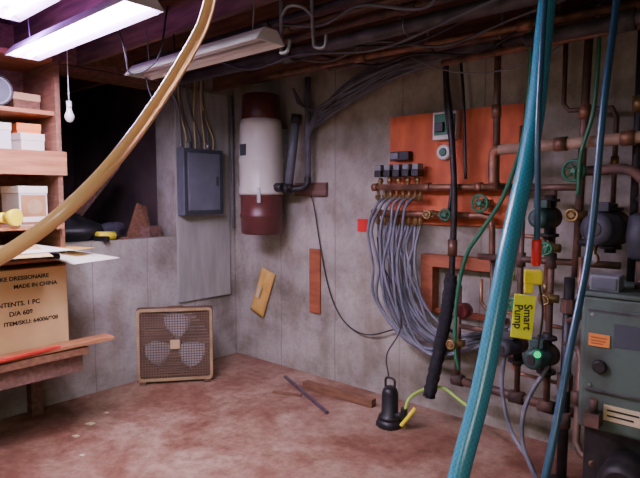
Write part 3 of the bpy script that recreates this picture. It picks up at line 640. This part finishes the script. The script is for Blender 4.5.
t.part('blade',G().prism([(-.06,-1.10,1.152),(-.01,-1.09,1.152),(-.03,-.86,1.152),(-.05,-.86,1.152)],(0,0,.002)),steel); t.part('handle',G().obox((-.05,-1.11,1.16),(.09,.05,.02)),wood_brown,bevel=.005)
solo('wood_offcut',G().prism([(-.10,-1.04,1.15),(-.16,-.78,1.15),(-.24,-.78,1.40),(-.20,-.88,1.43)],(-.02,-.005,0)),wood_brown,'brown wood offcut leaning on the ledge','wood offcut')
solo('wood_offcut',G().obox((-.12,-.82,1.195),(.10,.16,.09),(0,0,20)),wood_dark,'dark brown wood block on the ledge','wood offcut',bevel=.003)
solo('leaning_board',G().beam((-.35,-1.5,1.16),(-.55,-.9,1.75),.14,.02),wood_dark,'dark board leaning inside the crawl space','board')

# ------------------------------------------------------------ ceiling services
def pipe(p0,p1,r,m,label,name='ceiling_pipe'):
    q=T(name,V(p0),label,'pipe','pipes under the joists'); p0=V(p0);p1=V(p1)
    q.part('pipe',G().cyl(p0,p1,r,n=16),m); f=(p1-p0)
    q.part('coupling',G().cyl(p0+f*.3,p0+f*.3+f.normalized()*.08,r*1.4,n=16).cyl(p0+f*.7,p0+f*.7+f.normalized()*.08,r*1.4,n=16),m)
    q.part('pipe_hanger',G().torus(p0+f*.5,f,r*1.25,.003,6,16).box((p0+f*.5).x-.008,(p0+f*.5).x+.008,(p0+f*.5).y-.002,(p0+f*.5).y+.002,(p0+f*.5).z+r,2.62),steel)
pipe((.3,-.93,2.34),(4.6,-.97,2.32),.036,iron_gr,'large grey iron pipe hung below the joists')
pipe((1.1,-.60,2.34),(3.6,-.56,2.33),.020,copper,'dull copper pipe hung below the joists')
pipe((.4,-.78,2.37),(4.2,-.80,2.36),.016,copper_dk,'thin dull copper pipe hung below the joists')
pipe((1.5,-.42,2.36),(3.9,-.40,2.35),.020,copper_dk,'dull copper pipe hung near the wall')
pipe((2.0,-.28,2.36),(3.9,-.27,2.36),.034,iron_gr,'wide grey iron pipe hung near the wall')
pipe((2.92,-.64,2.24),(4.2,-.66,2.25),.034,iron_gr,'wide grey iron pipe hung below the joists')
pipe((.6,-1.18,2.38),(4.6,-1.2,2.38),.014,copper_dk,'thin copper pipe hung below the joists')
pipe((.6,-1.34,2.37),(4.6,-1.34,2.37),.015,iron,'thin dark pipe hung below the joists')
pipe((1.6,-1.08,2.36),(4.6,-1.10,2.36),.018,iron_red,'rusty iron pipe hung below the joists')
pipe((2.4,-.50,2.24),(4.0,-.50,2.26),.018,copper,'copper pipe hung low near the wall')
for i,(y,z) in enumerate([(-1.0,2.26),(-.85,2.30),(-.70,2.30),(-.5,2.28),(-1.25,2.31)]):
    random.seed(200+i); a=random.uniform(-.05,.05)
    solo('joist_cable',G().tube([(.9+.2*i,y,2.43),(1.3+.2*i,y+.03,z+.03),(1.8+.15*i,y-.03,z+.05+a*.5),(2.3+.1*i,y+.02,z-.02),(2.9,y-.03+a,z+.04),(3.5,y,2.43)],.008,8),blackp if i%2 else cablem,'dark cable sagging below the joists','cable','cables sagging below the joists')
for i in range(13):
    o=.010*i; random.seed(i)
    R_a=lambda s=.03: random.uniform(-s,s)
    solo('grey_cable',G().tube([(1.0+R_a(),-.05-.006*i,2.02-.010*i+R_a()),(1.12,-.10-o*.3,2.05+o*.6+R_a(.02)),(1.3,-.13-o*.5,2.12+o*.7+R_a(.02)),(1.55,-.15-o*.6,2.20+o*.8+R_a(.025)),(1.85,-.18-o*.6,2.28+o*.5+R_a(.025)),(2.1,-.2-o*.6,2.32+o*.4+R_a(.02)),(2.5,-.22-o*.5,2.36+o*.2),(3.1,-.25-o*.6,2.38)],.0115,8),cablem if i%3 else ventm,'grey cable draped under the joists along the wall','cable','cables draped under the joists')
for i in range(6):
    z=2.20+.02*i
    solo('grey_cable',G().tube([(.86,-.06-.01*i,z+.05),(.97,-.10,z-.02*i),(1.15,-.14,z-.05-.02*i),(1.4,-.16,z-.02),(1.6,-.18,z+.06),(1.75,-.2,2.40)],.010,8),cablem,'grey cable draped under the joists along the wall','cable','cables draped under the joists')
solo('sagging_wire',G().tube([(2.0,-.30,2.40),(2.3,-.34,2.25),(2.6,-.37,2.18),(2.9,-.36,2.22),(3.2,-.35,2.40)],.004,6),greyp,'thin pale wire sagging between the joists','wire')
t=T('metal_hanger',(2.15,-1.4,2.16),'grey metal utility hook hanging from a joist','hook')
t.part('hook',G().tube([(2.06,-1.44,2.42),(2.06,-1.44,2.20),(2.07,-1.45,2.17),(2.11,-1.45,2.17),(2.12,-1.44,2.22)],.009,8),steel)
t.part('hook',G().tube([(2.20,-1.38,2.42),(2.21,-1.38,2.22),(2.23,-1.38,2.18),(2.27,-1.37,2.18),(2.28,-1.37,2.23)],.009,8),steel)
t.part('crossbar',G().tube([(2.06,-1.44,2.34),(2.10,-1.43,2.38),(2.16,-1.40,2.37),(2.21,-1.38,2.32)],.008,8),steel)

def fixture(x0,x1,y,z,label,tube_m):
    q=T('fluorescent_fixture',((x0+x1)/2,y,z),label,'light fixture','fluorescent light fixtures')
    q.part('housing',G().prism([(x0,y-.04,z+.06),(x0,y+.04,z+.06),(x0,y+.09,z-.0),(x0,y+.085,z-.002),(x0,y+.035,z+.05),(x0,y-.035,z+.05),(x0,y-.085,z-.002),(x0,y-.09,z)],(x1-x0,0,0)),white_metal)
    q.part('end_cap',G().prism([(x0-.004,y-.04,z+.06),(x0-.004,y+.04,z+.06),(x0-.004,y+.09,z),(x0-.004,y-.09,z)],(.006,0,0)).prism([(x1-.002,y-.04,z+.06),(x1-.002,y+.04,z+.06),(x1-.002,y+.09,z),(x1-.002,y-.09,z)],(.006,0,0)),white_metal)
    for s in (-.035,.035):
        q.part('tube',G().cyl((x0+.02,y+s,z+.018),(x1-.02,y+s,z+.018),.013,n=12),tube_m)
    q.part('hanging_chain',G().cyl((x0+.12,y,z+.06),(x0+.10,y,2.44),.003,n=6).cyl((x1-.12,y,z+.06),(x1-.10,y,2.44),.003,n=6),steel)
off_t=mat('dim_tube',(.7,.7,.72),(.65,.65,.68),4,.3)
fixture(.74,1.96,-2.10,2.24,'glowing fluorescent shop light hung from the joists',tubem)
fixture(1.35,2.55,-2.42,2.25,'glowing fluorescent shop light hung beside another',tubem)
fixture(.98,2.10,-1.55,2.19,'unlit white fluorescent shop light hanging on chains',off_t)
fixture(3.9,5.1,-4.2,2.25,'glowing fluorescent shop light over the room',tubew)
solo('light_cord',G().tube([(1.0,-1.52,2.25),(1.02,-1.50,2.1),(1.10,-1.48,2.02),(1.16,-1.46,2.12),(1.2,-1.45,2.3),(1.2,-1.45,2.44)],.005,6),blackp,'black cord looping under the shop light','cord')
solo('light_cord',G().tube([(1.5,-2.0,2.44),(1.45,-1.9,2.2),(1.42,-1.85,2.1),(1.5,-1.75,2.18),(1.52,-1.7,2.44)],.005,6),blackp,'black cord drooping between the shop lights','cord')

# ------------------------------------------------------------ hoses
solo('amber_hose',G().tube([(2.80,-2.35,2.43),(2.86,-2.44,2.15),(2.874,-2.488,1.95),(2.880,-2.550,1.826),(2.874,-2.69,1.625),(2.866,-2.824,1.48),(2.800,-2.945,1.376),(2.70,-3.08,1.30),(2.5,-3.25,1.1),(2.35,-3.4,.6),(2.3,-3.5,.016)],.0145,16,12),yhose,'pale amber vinyl hose hanging in a curve from the joists','hose')
solo('teal_hose',G().tube([(3.36,-1.58,2.43),(3.362,-1.64,2.15),(3.366,-1.69,1.98),(3.377,-1.785,1.677),(3.372,-1.923,1.357),(3.371,-2.054,1.045),(3.365,-2.166,.837),(3.35,-2.35,.45),(3.3,-2.52,.12),(3.2,-2.75,.03)],.0245,20,14),tealhose,'thick teal braided hose slanting down to the floor','hose')
solo('blue_hose',G().tube([(3.52,-1.48,2.43),(3.513,-1.533,2.058),(3.507,-1.605,1.74),(3.505,-1.673,1.375),(3.50,-1.809,1.091),(3.493,-1.95,.793),(3.45,-2.1,.4),(3.4,-2.2,.013)],.010,12,10),bluehose,'thin dark blue hose slanting down beside the teal hose','hose')
solo('green_hose',G().tube([(2.90,-.55,2.42),(2.90,-.52,2.15),(2.86,-.48,1.8),(2.75,-.44,1.5),(2.62,-.42,1.3),(2.52,-.40,1.15),(2.46,-.38,.9),(2.44,-.36,.6),(2.47,-.36,.45)],.012,10),greenhose,'thin green hose winding down among the pipes','hose')
solo('green_hose',G().tube([(3.18,-.45,2.42),(3.20,-.47,2.2),(3.19,-.48,1.9),(3.14,-.47,1.7),(3.13,-.46,1.5)],.010,10),greenhose,'short green hose hanging among the pipes','hose')
# float switch cord with tag
t=T('sensor_cord',(3.42,-1.87,1.07),'dark hanging cord with red sleeve, yellow plug and yellow tag','sensor cord',local=True)
t.part('cord',G().tube([(-.02,.12,1.35),(-.01,.05,.96),(0,0,.61),(.006,-.002,.42),(.006,0,.29)],.0075,10),bluehose)
t.part('sleeve',G().lathe((.006,0,.315),(.006,0,.245),[(0,.010),(.1,.0125),(.9,.0125),(1,.010)],16),redp)
t.part('plug',G().obox((.0,0,.215),(.046,.028,.036),(0,0,19.5)),yellowp,bevel=.004)
t.part('cord_clip',G().obox((-.010,-.002,.185),(.022,.02,.026),(0,0,19.5)),yellowp,bevel=.003)
tc_=V((-.019,-.012,.108))
t.part('tag',G().obox(tc_,(.054,.004,.118),(0,4,19.5)),tagm,bevel=.0015)
c19=math.cos(math.radians(19.5)); s19=math.sin(math.radians(19.5)); nrm=V((s19,-c19,0)); rt=V((c19,s19,0))
for s_,dx in (('Smart',.011),('Pump',-.012)):
    p=tc_+nrm*.0027+rt*dx
    o=t.text(s_,.029,p,(0,0,0),bold=.0004)
    M=Matrix.Rotation(math.radians(19.5),4,'Z')@Matrix.Rotation(math.radians(90),4,'X')@Matrix.Rotation(math.radians(-90),4,'Z'); o.rotation_euler=M.to_euler()
t.part('indicator_lamp',G().cyl(V((.017,0,.012)),V((.017,0,.012))+nrm*.01,.009,n=18),ledm)
t.part('lamp_wire',G().tube([(.015,.004,.20),(.026,.004,.12),(.017,0,.018)],.003,6),blackp)
t.part('lamp_ring',G().torus(V((.017,0,.012))+nrm*.004,nrm,.0105,.003),greenp)

# ------------------------------------------------------------ lights
def area(n,loc,sx,sy,e,col,rot=(0,0,0)):
    l=bpy.data.lights.new(n,'AREA'); l.shape='RECTANGLE'; l.size=sx; l.size_y=sy; l.energy=e; l.color=col
    o=bpy.data.objects.new(n,l); C.objects.link(o); o.location=loc; o.rotation_euler=rot
def pt(n,loc,e,col,r=.15):
    l=bpy.data.lights.new(n,'POINT'); l.energy=e; l.color=col; l.shadow_soft_size=r
    o=bpy.data.objects.new(n,l); C.objects.link(o); o.location=loc
area('tube_light_near',(1.35,-2.10,2.235),1.15,.16,30,(.95,.97,.93))
area('tube_light_next',(1.95,-2.42,2.245),1.15,.16,28,(.96,1,.90))
area('tube_light_room',(4.5,-4.2,2.245),1.15,.16,28,(1,.98,.86))
pt('purple_fill',(1.1,-2.27,2.26),20,(.48,.18,1.0),.06)  # added violet fill between the fixtures, stands in for their spill on the joists
pt('room_fill',(2.6,-4.0,1.9),20,(1,.96,.86),.2)  # added fill without a fitting, out of view, lifts the room and ceiling
w=bpy.data.worlds.new('world'); bpy.context.scene.world=w; w.use_nodes=True
w.node_tree.nodes['Background'].inputs[0].default_value=(.5,.5,.6,1); w.node_tree.nodes['Background'].inputs[1].default_value=.05
